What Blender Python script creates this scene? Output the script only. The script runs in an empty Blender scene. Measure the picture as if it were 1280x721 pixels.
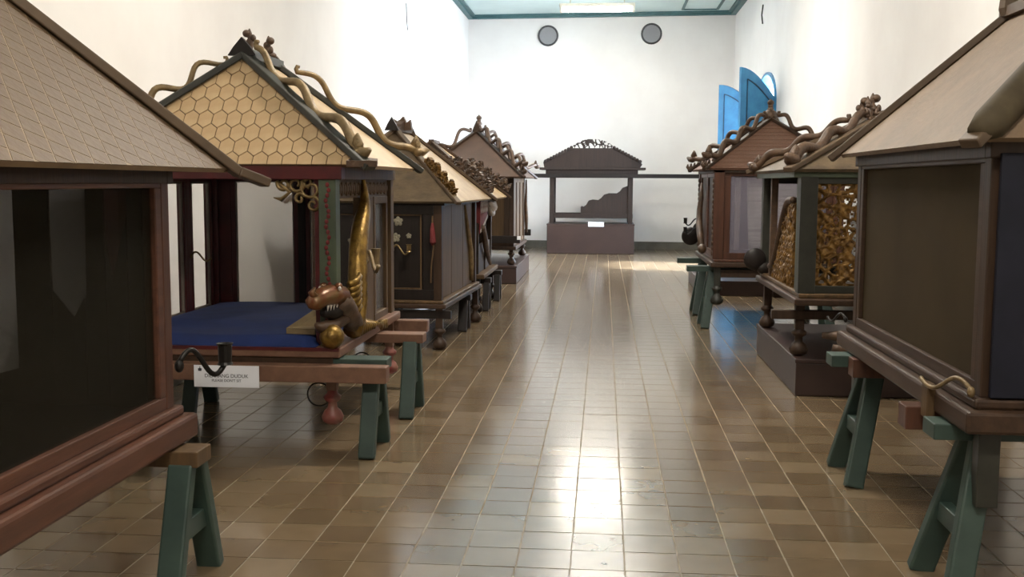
import bpy, math, random
from mathutils import Vector, Matrix
random.seed(7)
SC = bpy.context.scene
COL = SC.collection

# ------------------------------------------------------------------ camera
FPX, CX, CY, IW, IH = 1320.0, 640.0, 360.5, 1280, 721
VPX, VPY, CAMH, ROLL = 755.0, 228.5, 1.40, 0.005
_v = Vector((VPX-CX, -(VPY-CY), -FPX)).normalized()          # room axis in camera coordinates (y up, -z forward)
_u0 = Vector((math.sin(ROLL), math.cos(ROLL), 0))
_z = Vector((0, 0, -1))
_u = (_u0 - _z*(_u0.dot(_v)/_z.dot(_v))).normalized()
_x = _v.cross(_u)
cam_d = bpy.data.cameras.new('camera'); cam = bpy.data.objects.new('camera', cam_d); COL.objects.link(cam)
R3 = Matrix((_x, _v, _u))                                     # rows: world axes in camera coordinates
cam.matrix_world = Matrix.Translation((0, 0, CAMH)) @ R3.to_4x4()
cam_d.sensor_width = 36; cam_d.lens = FPX/IW*36; cam_d.clip_start = .05; cam_d.clip_end = 200
SC.camera = cam

# ------------------------------------------------------------------ world, lights, exposure
W = bpy.data.worlds.new('world'); SC.world = W; W.use_nodes = True
bg = W.node_tree.nodes['Background']; bg.inputs[0].default_value = (.74, .87, 1, 1); bg.inputs[1].default_value = 3.0
SC.view_settings.view_transform = 'Standard'; SC.view_settings.look = 'None'
SC.view_settings.exposure = 0.0; SC.view_settings.gamma = 1; SC.view_settings.use_curve_mapping = False
def area(name, loc, size, power, col, rot):
    l = bpy.data.lights.new(name, 'AREA'); l.shape = 'RECTANGLE'; l.size, l.size_y = size; l.energy = power; l.color = col
    o = bpy.data.objects.new(name, l); COL.objects.link(o); o.location = loc; o.rotation_euler = rot
    return o
DOOR_Y0, DOOR_Y1 = 16.95, 19.0
XL, XR, YB0, YB1, ZC = -2.93, 2.66, 22.85, 22.55, 4.93           # walls, back wall (left, right end), ceiling
area('door_daylight', (XR+1.3, 18.0, 2.3), (2.6, 3.2), 1750, (.78, .87, 1.0), (0, math.radians(82), 0))
sun_d = bpy.data.lights.new('sun', 'SUN'); sun_d.energy = 32.0; sun_d.angle = math.radians(4); sun_d.color = (.90, .94, 1)
sun = bpy.data.objects.new('sun', sun_d); COL.objects.link(sun); sun.rotation_euler = (0, math.radians(42), math.radians(-4))
LAMP_POWER, LAMP_COL = 155, (1.0, .90, .79)

# ------------------------------------------------------------------ materials
def s2l(c):
    def f(v):
        v /= 255.0
        return v/12.92 if v <= .04045 else ((v+.055)/1.055)**2.4
    return (f(c[0]), f(c[1]), f(c[2]), 1)
def mat(name, c1, c2=None, rough=.6, metal=0.0, scale=(6, 6, 6), bump=.0, bscale=None, detail=4, spec=.5, contrast=(.35, .65), k=.6):
    m = bpy.data.materials.new(name); m.use_nodes = True
    nt = m.node_tree; b = nt.nodes['Principled BSDF']
    c1 = s2l(c1); c2 = s2l(c2) if c2 else tuple(v*.62 for v in c1[:3])+(1,)
    c1 = tuple(v*k for v in c1[:3])+(1,); c2 = tuple(v*k for v in c2[:3])+(1,)
    b.inputs['Roughness'].default_value = rough; b.inputs['Metallic'].default_value = metal
    b.inputs['Specular IOR Level'].default_value = spec
    tc = nt.nodes.new('ShaderNodeTexCoord'); mp = nt.nodes.new('ShaderNodeMapping'); mp.inputs['Scale'].default_value = scale
    nz = nt.nodes.new('ShaderNodeTexNoise'); nz.inputs['Scale'].default_value = 1; nz.inputs['Detail'].default_value = detail; nz.inputs['Roughness'].default_value = .6
    rp = nt.nodes.new('ShaderNodeValToRGB'); rp.color_ramp.elements[0].position, rp.color_ramp.elements[1].position = contrast
    rp.color_ramp.elements[0].color = c2; rp.color_ramp.elements[1].color = c1
    L = nt.links.new
    L(tc.outputs['Object'], mp.inputs[0]); L(mp.outputs[0], nz.inputs['Vector']); L(nz.outputs[0], rp.inputs[0]); L(rp.outputs[0], b.inputs['Base Color'])
    if bump:
        bp = nt.nodes.new('ShaderNodeBump'); bp.inputs['Strength'].default_value = bump; bp.inputs['Distance'].default_value = .01
        if bscale:
            n2 = nt.nodes.new('ShaderNodeTexNoise'); n2.inputs['Scale'].default_value = bscale; n2.inputs['Detail'].default_value = 3
            L(tc.outputs['Object'], n2.inputs['Vector']); L(n2.outputs[0], bp.inputs['Height'])
        else: L(nz.outputs[0], bp.inputs['Height'])
        L(bp.outputs[0], b.inputs['Normal'])
    return m
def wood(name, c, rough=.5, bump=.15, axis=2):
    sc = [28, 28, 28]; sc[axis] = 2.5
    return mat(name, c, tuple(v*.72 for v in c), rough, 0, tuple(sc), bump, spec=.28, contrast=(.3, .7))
def glass(name, tint, mixf, rough=.05):
    m = bpy.data.materials.new(name); m.use_nodes = True; nt = m.node_tree
    out = nt.nodes['Material Output']; b = nt.nodes['Principled BSDF']
    b.inputs['Base Color'].default_value = s2l(tint); b.inputs['Roughness'].default_value = rough
    t = nt.nodes.new('ShaderNodeBsdfTransparent'); mx = nt.nodes.new('ShaderNodeMixShader'); mx.inputs[0].default_value = mixf
    nt.links.new(t.outputs[0], mx.inputs[1]); nt.links.new(b.outputs[0], mx.inputs[2]); nt.links.new(mx.outputs[0], out.inputs[0])
    return m
def screen(name, c, cover, cell=.004):
    """fine woven net: solid threads with open gaps, procedural"""
    m = bpy.data.materials.new(name); m.use_nodes = True; nt = m.node_tree; L = nt.links.new
    out = nt.nodes['Material Output']; b = nt.nodes['Principled BSDF']; b.inputs['Roughness'].default_value = .85; b.inputs['Specular IOR Level'].default_value = .1
    tc = nt.nodes.new('ShaderNodeTexCoord'); nz = nt.nodes.new('ShaderNodeTexNoise'); nz.inputs['Scale'].default_value = 3; nz.inputs['Detail'].default_value = 5
    rp = nt.nodes.new('ShaderNodeValToRGB'); rp.color_ramp.elements[0].position = .3; rp.color_ramp.elements[1].position = .75
    rp.color_ramp.elements[0].color = tuple(v*.75 for v in s2l(c)[:3])+(1,); rp.color_ramp.elements[1].color = s2l(c)
    L(tc.outputs['Object'], nz.inputs['Vector']); L(nz.outputs[0], rp.inputs[0]); L(rp.outputs[0], b.inputs['Base Color'])
    t = nt.nodes.new('ShaderNodeBsdfTransparent'); mx = nt.nodes.new('ShaderNodeMixShader'); mx.inputs[0].default_value = cover
    L(t.outputs[0], mx.inputs[1]); L(b.outputs[0], mx.inputs[2]); L(mx.outputs[0], out.inputs[0])
    return m
def emit(name, c, strength):
    m = bpy.data.materials.new(name); m.use_nodes = True; b = m.node_tree.nodes['Principled BSDF']
    b.inputs['Base Color'].default_value = (1, 1, 1, 1); b.inputs['Emission Color'].default_value = tuple(c)+(1,); b.inputs['Emission Strength'].default_value = strength
    return m
def tile_mat():
    m = bpy.data.materials.new('cement_tile'); m.use_nodes = True; nt = m.node_tree; L = nt.links.new; N = nt.nodes.new
    b = nt.nodes['Principled BSDF']
    g = N('ShaderNodeNewGeometry')
    sn = N('ShaderNodeVectorMath'); sn.operation = 'SNAP'; sn.inputs[1].default_value = (TILE, TILE, 50)
    of = N('ShaderNodeVectorMath'); of.operation = 'SUBTRACT'; of.inputs[1].default_value = (TX0, TY0, 25)
    L(g.outputs['Position'], of.inputs[0]); L(of.outputs[0], sn.inputs[0])
    wn = N('ShaderNodeTexWhiteNoise'); wn.noise_dimensions = '3D'; L(sn.outputs[0], wn.inputs['Vector'])
    rp = N('ShaderNodeValToRGB'); e = rp.color_ramp.elements
    e[0].position, e[0].color = 0, s2l((102, 87, 67)); e[1].position, e[1].color = 1, s2l((128, 112, 90))
    x = e.new(.35); x.color = s2l((111, 95, 74)); x = e.new(.7); x.color = s2l((118, 102, 80))
    L(wn.outputs['Value'], rp.inputs[0])
    nz = N('ShaderNodeTexNoise'); nz.inputs['Scale'].default_value = 5.5; nz.inputs['Detail'].default_value = 2; L(g.outputs['Position'], nz.inputs['Vector'])
    r2 = N('ShaderNodeValToRGB'); r2.color_ramp.elements[0].position = .2; r2.color_ramp.elements[0].color = (.66, .63, .58, 1); r2.color_ramp.elements[1].position = .85; r2.color_ramp.elements[1].color = (1, 1, 1, 1)
    L(nz.outputs[0], r2.inputs[0])
    mx = N('ShaderNodeMix'); mx.data_type = 'RGBA'; mx.blend_type = 'MULTIPLY'; mx.inputs[0].default_value = .75
    L(rp.outputs[0], mx.inputs[6]); L(r2.outputs[0], mx.inputs[7]); L(mx.outputs[2], b.inputs['Base Color'])
    r3 = N('ShaderNodeMapRange'); r3.inputs['To Min'].default_value = .15; r3.inputs['To Max'].default_value = .19; L(nz.outputs[0], r3.inputs[0]); L(r3.outputs[0], b.inputs['Roughness'])
    n3 = N('ShaderNodeTexNoise'); n3.inputs['Scale'].default_value = 4; n3.inputs['Detail'].default_value = 0; L(g.outputs['Position'], n3.inputs['Vector'])
    bp = N('ShaderNodeBump'); bp.inputs['Strength'].default_value = .03; bp.inputs['Distance'].default_value = .003; L(n3.outputs[0], bp.inputs['Height']); L(bp.outputs[0], b.inputs['Normal'])
    b.inputs['Specular IOR Level'].default_value = .8
    return m
TILE, TX0, TY0 = .2, -2.905, -4.07
M = dict(
    wall=mat('limewash_wall', (240, 238, 235), (234, 231, 228), .85, 0, (1.2, 1.2, 1.2), .04, 14, k=1),
    ceil=mat('pale_teal_ceiling', (204, 224, 224), (196, 216, 217), .6, 0, (2, 2, 2), k=1),
    teal=mat('teal_cornice', (92, 138, 142), (78, 122, 128), .5),
    grey=mat('grey_skirting', (122, 118, 106), (104, 100, 90), .5),
    grout=mat('tile_joint', (178, 164, 138), (138, 124, 100), .8, 0, (9, 9, 9)),
    tile=tile_mat(),
    blue=mat('blue_door_paint', (66, 150, 200), (56, 132, 184), .4, k=.75),
    bluedark=mat('blue_groove', (36, 84, 120), None, .5),
    redwood=wood('red_brown_wood', (112, 74, 57), .42),
    redwood_h=wood('red_brown_rail', (118, 78, 60), .42, axis=1),
    darkwood=wood('dark_brown_wood', (80, 59, 43), .5),
    darkwood_h=wood('dark_brown_rail', (88, 65, 48), .5, axis=1),
    blackwood=wood('black_brown_wood', (46, 38, 34), .45),
    browngrey=wood('grey_brown_wood', (120, 93, 62), .55),
    tan=mat('tan_roof_sheet', (130, 104, 74), (115, 91, 64), .6, 0, (7, 7, 7), .25, 40),
    tan2=mat('dusty_tan_roof', (143, 117, 89), (126, 102, 76), .6, 0, (5, 5, 5), .3, 30),
    tanridge=mat('pale_tan_ridges', (174, 146, 110), (152, 126, 93), .6),
    tanedge=mat('tan_roof_edge', (116, 94, 70), (98, 78, 57), .55),
    cream=mat('cream_gold_shingle', (214, 184, 142), (202, 170, 126), .5, .1, (10, 10, 10), k=.75),
    creamside=mat('cream_roof_board', (216, 190, 152), (204, 176, 138), .55, 0, (4, 4, 4)),
    joint=mat('brown_joint', (104, 74, 46), None, .7),
    darkgreen=mat('dark_green_paint', (60, 60, 50), (46, 46, 38), .45, 0, (9, 9, 9)),
    green=mat('trestle_green_paint', (68, 90, 80), (50, 70, 63), .5, 0, (5, 5, 5), .1),
    greenpost=mat('green_post_paint', (92, 104, 80), (74, 86, 66), .5),
    red=mat('deep_red_paint', (102, 30, 31), (80, 24, 26), .42, 0, (8, 8, 8)),
    pink=mat('faded_pink_wood', (148, 108, 84), (126, 90, 70), .55, 0, (16, 3, 16), .1),
    pinkred=mat('pink_red_paint', (156, 60, 60), (150, 108, 90), .45, 0, (12, 12, 12)),
    gold=mat('old_gold', (172, 136, 62), (122, 92, 40), .34, .65, (22, 22, 22), .3, 60),
    goldcarve=mat('gilded_carving', (168, 126, 60), (104, 74, 36), .4, .5, (26, 26, 26), .3, 50),
    brass=mat('dull_brass', (176, 150, 104), (120, 98, 60), .35, .7),
    bronze=mat('olive_bronze', (168, 142, 98), (128, 106, 72), .45, .2, (16, 16, 16), .25, 70),
    brownnaga=mat('brown_carving', (112, 84, 60), (82, 62, 46), .5, .1, (18, 18, 18), .3, 60),
    iron=mat('black_iron', (46, 42, 38), (34, 31, 28), .45, .5),
    bluecloth=mat('blue_cloth', (30, 58, 128), (22, 46, 106), .85, 0, (4, 4, 4), .2, 9),
    hipolive=mat('olive_hip_cover', (100, 88, 66), (80, 70, 52), .7, spec=.2),
    navy=mat('navy_paint', (34, 36, 50), (24, 27, 40), .6, spec=.25),
    cushion=mat('olive_plank', (150, 128, 90), (126, 106, 74), .6),
    net=screen('olive_net', (38, 34, 24), .50),
    net2=screen('brown_net', (64, 53, 35), .94),
    curtain=mat('grey_drape', (236, 234, 224), (190, 190, 178), .9, 0, (3, 3, 40), k=1),
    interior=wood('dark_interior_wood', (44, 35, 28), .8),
    frame_pale=mat('pale_window_frame', (164, 152, 140), (140, 128, 116), .5),
    pane=glass('clear_pane', (110, 106, 100), .10),
    frosted=glass('hazy_pane', (226, 216, 204), .38, .25),
    mirrorpane=glass('side_pane', (112, 110, 112), .3, .1),
    lavender=glass('lavender_pane', (150, 145, 160), .4, .2),
    paper=mat('white_card', (236, 238, 244), (230, 232, 238), .6, 0, (2, 2, 2), k=1),
    ink=mat('grey_ink', (70, 74, 84), (60, 64, 74), .7),
    plinth=mat('maroon_plinth', (74, 53, 46), (64, 45, 40), .42, 0, (3, 3, 3)),
    p3roof=mat('grey_tan_roof', (112, 92, 64), (84, 67, 46), .6, 0, (9, 9, 9), .4, 30),
    p3side=mat('pale_gold_roof', (206, 172, 118), (176, 140, 88), .5, .1, (6, 6, 6), .3, 24),
    p5roof=mat('brown_roof', (108, 82, 65), (94, 71, 56), .6, 0, (5, 5, 5)),
    p7roof=mat('red_brown_roof', (142, 104, 84), (124, 90, 72), .6, 0, (14, 14, 14), .3, 60),
    silver=mat('pearl_inlay', (164, 156, 132), (120, 114, 96), .4),
    p6wood=wood('aged_black_brown', (64, 49, 41), .55),
    redcloth=mat('red_cloth', (140, 44, 46), (116, 36, 38), .8),
    whitecloth=mat('white_cloth', (214, 204, 194), (190, 180, 170), .85, k=.75),
    vent=mat('grey_mesh', (166, 166, 168), (150, 150, 154), .7, 0, (60, 60, 60), k=.75),
    ventrim=mat('dark_grey_rim', (96, 94, 96), None, .5),
    tube=emit('lamp_tube', (1.0, .95, .86), 60),
    lampbody=mat('lamp_housing', (214, 204, 184), None, .5, k=1),
)

# ------------------------------------------------------------------ mesh helpers
class MB:
    def __init__(s): s.v = []; s.f = []
    def add(s, vs, fs):
        n = len(s.v); s.v += [tuple(p) for p in vs]; s.f += [tuple(i+n for i in f) for f in fs]; return s
    def box(s, x0, x1, y0, y1, z0, z1):
        vs = [(x, y, z) for z in (z0, z1) for y in (y0, y1) for x in (x0, x1)]
        return s.add(vs, [(0, 2, 3, 1), (4, 5, 7, 6), (0, 1, 5, 4), (2, 6, 7, 3), (0, 4, 6, 2), (1, 3, 7, 5)])
    def bar(s, a, b, w, h, up=(0, 0, 1)):
        """rectangular bar from a to b, w across, h along up"""
        a = Vector(a); b = Vector(b); d = (b-a).normalized(); sd = d.cross(Vector(up)).normalized(); u = sd.cross(d)
        vs = [p+sd*i*w/2+u*j*h/2 for p in (a, b) for j in (-1, 1) for i in (-1, 1)]
        return s.add(vs, [(0, 2, 3, 1), (4, 5, 7, 6), (0, 1, 5, 4), (2, 6, 7, 3), (0, 4, 6, 2), (1, 3, 7, 5)])
    def slab(s, pts, t):
        """planar polygon pts thickened by vector t"""
        t = Vector(t); n = len(pts); vs = [Vector(p) for p in pts]+[Vector(p)+t for p in pts]
        return s.add(vs, [tuple(range(n))[::-1], tuple(range(n, 2*n))]+[(i, (i+1) % n, (i+1) % n+n, i+n) for i in range(n)])
    def tube(s, pts, r, n=8, flat=1.0):
        pts = [Vector(p) for p in pts]; m = len(pts)
        rs = r if isinstance(r, (list, tuple)) else [r]*m
        vs = []; ref = None
        for i, p in enumerate(pts):
            d = (pts[min(i+1, m-1)]-pts[max(i-1, 0)]).normalized()
            if ref is None:
                ref = Vector((0, 0, 1)) if abs(d.z) < .9 else Vector((1, 0, 0))
            sd = d.cross(ref)
            if sd.length < 1e-4: sd = d.cross(Vector((0, 1, 0)))
            sd.normalize(); u = sd.cross(d).normalized(); ref = u
            for k in range(n):
                a = 2*math.pi*k/n; vs.append(p+sd*math.cos(a)*rs[i]*flat+u*math.sin(a)*rs[i])
        fs = [(i*n+k, i*n+(k+1) % n, (i+1)*n+(k+1) % n, (i+1)*n+k) for i in range(m-1) for k in range(n)]
        fs += [tuple(range(n))[::-1], tuple(range((m-1)*n, m*n))]
        return s.add(vs, fs)
    def lathe(s, prof, c=(0, 0, 0), n=14):
        """profile [(r, z)] turned about the vertical through c"""
        c = Vector(c); vs = []
        for r, z in prof:
            for k in range(n):
                a = 2*math.pi*k/n; vs.append(c+Vector((r*math.cos(a), r*math.sin(a), z)))
        m = len(prof)
        fs = [(i*n+k, i*n+(k+1) % n, (i+1)*n+(k+1) % n, (i+1)*n+k) for i in range(m-1) for k in range(n)]
        fs += [tuple(range(n))[::-1], tuple(range((m-1)*n, m*n))]
        return s.add(vs, fs)
    def blob(s, c, r, n=10, m=7):
        r = r if isinstance(r, (tuple, list)) else (r, r, r); c = Vector(c); vs = []
        for i in range(m+1):
            t = math.pi*min(max(i/m, .02), .98)
            for k in range(n):
                a = 2*math.pi*k/n; vs.append(c+Vector((r[0]*math.sin(t)*math.cos(a), r[1]*math.sin(t)*math.sin(a), -r[2]*math.cos(t))))
        fs = [(i*n+k, i*n+(k+1) % n, (i+1)*n+(k+1) % n, (i+1)*n+k) for i in range(m) for k in range(n)]
        fs += [tuple(range(n))[::-1], tuple(range(m*n, (m+1)*n))]
        return s.add(vs, fs)
    def frame(s, axis, c, t, a0, a1, z0, z1, w):
        """rectangular frame ring in the plane axis = c (thickness t), bars w wide"""
        for (p0, p1, q0, q1) in ((a0, a1, z1-w, z1), (a0, a1, z0, z0+w), (a0, a0+w, z0+w, z1-w), (a1-w, a1, z0+w, z1-w)):
            if axis == 'x': s.box(c-t/2, c+t/2, p0, p1, q0, q1)
            else: s.box(p0, p1, c-t/2, c+t/2, q0, q1)
        return s
    def mesh(s, name, smooth=False):
        me = bpy.data.meshes.new(name); me.from_pydata(s.v, [], s.f); me.validate()
        if smooth:
            for p in me.polygons: p.use_smooth = True
        me.update(); return me
    def build(s, name, m, parent=None, smooth=False, bevel=0):
        me = s.mesh(name, smooth); me.materials.append(M[m] if isinstance(m, str) else m)
        o = bpy.data.objects.new(name, me); COL.objects.link(o)
        if parent: o.parent = parent
        if bevel:
            bv = o.modifiers.new('edge', 'BEVEL'); bv.width = bevel; bv.segments = 2; bv.limit_method = 'ANGLE'
        return o
def tag(o, label, cat=None, group=None, kind=None):
    if label: o['label'] = label
    if cat: o['category'] = cat
    if group: o['group'] = group
    if kind: o['kind'] = kind
    return o
def thing(name, label, cat, loc=(0, 0, 0), rz=0, group=None):
    o = bpy.data.objects.new(name, None); COL.objects.link(o); o.location = loc; o.rotation_euler = (0, 0, rz); o.empty_display_size = .1
    return tag(o, label, cat, group)
def part(root, name, m, fn, **kw):
    b = MB(); fn(b); return b.build(name, m, root, **kw)
def bx(root, name, m, *a, bevel=.004):
    return MB().box(*a).build(name, m, root, bevel=bevel)
def struct(o): o['kind'] = 'structure'; return o

# ------------------------------------------------------------------ the room
Y0 = -4.0
YBM = max(YB0, YB1)
floor = struct(MB().box(XL-.3, XR+.3, Y0-.3, YBM+.3, -.12, -.002).build('floor', 'grout'))
floor['label'] = 'olive-brown cement tile floor of the long hall'
nx = int((XR-XL)/TILE)+2; ny = int((YBM-Y0)/TILE)+2
cand = []
Rt = R3.transposed()
for i in range(nx):
    for j in range(ny):
        x0 = TX0+i*TILE; y0 = TY0+j*TILE
        xa, xb, ya, yb = max(x0, XL), min(x0+TILE, XR), max(y0, Y0), min(y0+TILE, YBM+.2)
        if xb-xa < .02 or yb-ya < .02: continue
        c = Rt @ (Vector((x0+.1, y0+.1, 0))-Vector((0, 0, CAMH)))
        sc = -1
        if -c.z > .5:
            px = CX+FPX*c.x/-c.z; py = CY-FPX*c.y/-c.z
            if -30 < px < IW+30 and py < IH+25 and (-1.75 < x0 < 1.75): sc = 1/(-c.z)
        cand.append((sc, xa, xb, ya, yb, x0, y0))
cand.sort(key=lambda t: -t[0])
G = .0031
tb = MB(); tb.slab([(G, G, -.006), (TILE-G, G, -.006), (TILE-G, TILE-G, -.006), (G, TILE-G, -.006)], (0, 0, .006))
tmesh = tb.mesh('floor_tile'); tmesh.materials.append(M['tile'])
rest = MB()
rt = random.Random(3)
cnt = 0
for sc, xa, xb, ya, yb, x0, y0 in cand:
    if sc > 0 and cnt < 296 and xb-xa > TILE-.001:
        o = bpy.data.objects.new('floor_tile', tmesh); COL.objects.link(o); o.parent = floor
        o.location = (x0+rt.uniform(-.0012, .0012), y0+rt.uniform(-.0012, .0012), rt.uniform(-.0006, .0006)); o.rotation_euler = (rt.uniform(-.0016, .0016), rt.uniform(-.0016, .0016), rt.uniform(-.006, .006))
        cnt += 1
    else:
        jx, jy = rt.uniform(-.001, .001), rt.uniform(-.001, .001)
        tx, ty = rt.uniform(-.0016, .0016), rt.uniform(-.0016, .0016)
        q = [(xa+G+jx, ya+G+jy), (xb-G+jx, ya+G+jy), (xb-G+jx, yb-G+jy), (xa+G+jx, yb-G+jy)]
        rest.add([(x, y, (x-xa-.1)*tx+(y-ya-.1)*ty) for x, y in q]+[(x, y, -.006) for x, y in q], [(0, 1, 2, 3), (0, 4, 5, 1), (1, 5, 6, 2), (2, 6, 7, 3), (3, 7, 4, 0)])
o = rest.build('tile_field', 'tile', floor); o['kind'] = 'stuff'

struct(MB().box(XL-.3, XL, Y0-.3, YB0+.3, -.1, ZC+.3).build('wall_left', 'wall'))
struct(MB().box(XL, XR, Y0-.3, Y0, -.1, ZC+.3).build('wall_near', 'wall'))
struct(MB().slab([(XL, YB0, -.1), (XR, YB1, -.1), (XR, YB1, ZC+.3), (XL, YB0, ZC+.3)], (0, .3, 0)).build('wall_back', 'wall'))
def arch(y0, y1, zs, zt, n=14):
    yc = (y0+y1)/2; hw = (y1-y0)/2
    return [(yc-hw*math.cos(math.pi*k/n), zs+(zt-zs)*math.sin(math.pi*k/n)) for k in range(n+1)]
AR = arch(DOOR_Y0, DOOR_Y1, 2.72, 3.22)
poly = [(Y0-.3, -.1), (DOOR_Y0, -.1)]+AR+[(DOOR_Y1, -.1), (YB1+.3, -.1), (YB1+.3, ZC+.3), (Y0-.3, ZC+.3)]
struct(MB().slab([(XR, y, z) for y, z in poly], (.3, 0, 0)).build('wall_right', 'wall'))
struct(MB().box(XL-.3, XR+.3, Y0-.3, YBM+.3, ZC, ZC+.2).build('ceiling', 'ceil'))
# cornice and skirting
cor = MB()
cor.box(XL, XL+.10, Y0, YB0, ZC-.075, ZC-.001); cor.box(XL+.10, XL+.16, Y0, YB0, ZC-.03, ZC-.001)
struct(cor.build('trim_1', 'teal'))
cor = MB(); cor.box(XR-.10, XR, Y0, YB1, ZC-.075, ZC-.001); cor.box(XR-.16, XR-.10, Y0, YB1, ZC-.03, ZC-.001)
struct(cor.build('trim_2', 'teal'))
cor = MB(); cor.slab([(XL+.1, YB0-.1, ZC-.075), (XR-.1, YB1-.1, ZC-.075), (XR-.1, YB1-.1, ZC-.001), (XL+.1, YB0-.1, ZC-.001)], (0, .1, 0))
cor.slab([(XL+.16, YB0-.17, ZC-.03), (XR-.16, YB1-.17, ZC-.03), (XR-.16, YB1-.17, ZC-.001), (XL+.16, YB0-.17, ZC-.001)], (0, .07, 0))
struct(cor.build('trim_3', 'teal'))
# a shallow moulded rectangle on the ceiling
struct(part(None, 'trim_4', 'teal', lambda b: [b.bar((1.55, 18, ZC-.012), (1.55, 22.2, ZC-.012), .05, .022), b.bar((2.25, 18, ZC-.012), (2.25, 22.2, ZC-.012), .05, .022), b.bar((1.55, 22.2, ZC-.012), (2.25, 22.2, ZC-.012), .05, .022), b.bar((1.55, 18, ZC-.012), (2.25, 18, ZC-.012), .05, .022)]))
SK = .16
struct(MB().box(XL, XL+.02, Y0, YB0-.02, 0, SK).build('baseboard_left', 'grey'))
struct(MB().slab([(XL+.02, YB0-.02, 0), (XR-.02, YB1-.02, 0), (XR-.02, YB1-.02, SK), (XL+.02, YB0-.02, SK)], (0, .018, 0)).build('baseboard_back', 'grey'))
b = MB(); b.box(XR-.02, XR, Y0, DOOR_Y0-.02, 0, SK); b.box(XR-.02, XR, DOOR_Y1+.02, YB1-.02, 0, SK)
struct(b.build('baseboard_right', 'grey'))
# door: blue lining and two arched leaves standing open into the hall
lin = MB()
pr = [(DOOR_Y0, 0)]+AR+[(DOOR_Y1, 0)]
for (ya, za), (yb, zb) in zip(pr[:-1], pr[1:]):
    ym = (DOOR_Y0+DOOR_Y1)/2
    k = .94
    ia, ib = (ym+(ya-ym)*k, za*(.985 if za > 0 else 1)), (ym+(yb-ym)*k, zb*(.985 if zb > 0 else 1))
    lin.slab([(XR-.03, ya, za), (XR-.03, yb, zb), (XR-.03, ib[0], ib[1]), (XR-.03, ia[0], ia[1])], (.2, 0, 0))
struct(lin.build('door_1', 'blue'))
def leaf(hinge, free, name, flip):
    h = Vector(hinge); fr = Vector(free); d = (fr-h); w = d.length; d.normalize(); nrm = Vector((-d.y, d.x, 0))
    root = thing(name, None, None, (h.x, h.y, 0), math.atan2(d.y, d.x)); struct(root)
    top = lambda t: 2.74+.42*math.sin(math.pi/2*min(max(t, 0), 1))
    out = [(w*k/8, top(k/8)) for k in range(9)]
    p = MB(); p.slab([(x, 0, z) for x, z in [(0, .03)]+out+[(w, .03)][::1]] if False else [(0, 0, .03)]+[(x, 0, z) for x, z in out]+[(w, 0, .03)], (0, .04, 0)); p.build('leaf_board', 'blue', root)
    for (z0, z1, arched) in ((.2, 1.05, 0), (1.25, 0, 1)):
        ins = .13
        pts = [(ins, z0)]+([(ins, z1), (w-ins, z1)] if not arched else [(ins+(w-2*ins)*k/6, top((ins+(w-2*ins)*k/6)/w)-.16) for k in range(7)])+[(w-ins, z0)]
        for side in (-.004, .044):
            g = MB(); loop = pts+[pts[0]]
            for a, c in zip(loop[:-1], loop[1:]): g.bar((a[0], side, a[1]), (c[0], side, c[1]), .016, .016, up=(0, 1, 0))
            g.build('panel_moulding', 'bluedark', root)
    return root
leaf((XR-.05, DOOR_Y0+.04, 0), (2.03, 16.55, 0), 'door_2', 1)
leaf((XR-.05, DOOR_Y1-.04, 0), (2.06, 19.5, 0), 'door_3', 1)

# lamps: fluorescent battens on the ceiling; one is in view, the same fitting repeats along the hall
def batten(x, y, z, power, label):
    root = thing('ceiling_lamp', label, 'lamp', (x, y, z), 0, 'fluorescent battens along the ceiling')
    bx(root, 'housing', 'lampbody', -.70, .70, -.07, .07, .06, .12)
    for s in (-.5, .5): part(root, 'hanger', 'lampbody', lambda b: b.tube([(s, 0, .11), (s, 0, ZC-z-.001)], .008, 6))
    for s in (-.05, .05):
        part(root, 'lamp_tube', 'tube', lambda b: b.tube([(-.64, s, .01), (.64, s, .01)], .032, 10), smooth=True)
    for e in (-.67, .67): bx(root, 'lamp_holder', 'lampbody', e-.02, e+.02, -.09, .09, -.03, .06)
    l = area('lamp_light', (x, y, z-.06), (1.25, .16), power, LAMP_COL, (0, 0, 0))
batten(-.17, 20.1, 4.59, LAMP_POWER*.3, 'lit fluorescent batten lamp hanging just below the teal ceiling')
for y in (13.2, 6.6, .4): batten(0, y, 4.59, LAMP_POWER, 'fluorescent batten lamp on the ceiling of the long hall')

# round vents in the back wall
for (x, z, lab) in ((-1.22, 4.49, 'round grey mesh vent high on the back wall above the crested palanquin roof'), (.945, 4.50, 'round grey mesh vent high on the back wall near the blue doors')):
    yb = YB0+(YB1-YB0)*(x-XL)/(XR-XL)
    v = thing('round_vent', lab, 'vent', (x, yb, z))
    ring = MB(); n = 28
    ring.tube([(.20*math.cos(2*math.pi*k/n), -.015, .20*math.sin(2*math.pi*k/n)) for k in range(n+1)], .022, 6); ring.build('rim', 'ventrim', v)
    disc = MB(); disc.slab([(.2*math.cos(-2*math.pi*k/n), -.006, .2*math.sin(-2*math.pi*k/n)) for k in range(n)], (0, -.012, 0)); disc.build('mesh_disc', 'vent', v)
# hanging wires on the side walls
tag(part(None, 'wall_wire', 'iron', lambda b: b.tube([(XL+.012, 15.6, 4.0), (XL+.014, 15.62, 3.75), (XL+.02, 15.66, 3.62)], .006)), 'thin dark wire hanging down the white wall opposite the blue doors', 'wire')
tag(part(None, 'wall_hook', 'iron', lambda b: [b.tube([(XR-.012, 18.6, 4.42), (XR-.03, 18.6, 4.25), (XR-.012, 18.6, 4.1)], .012)]), 'dark metal hook high on the white wall above the blue doors', 'hook')

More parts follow.
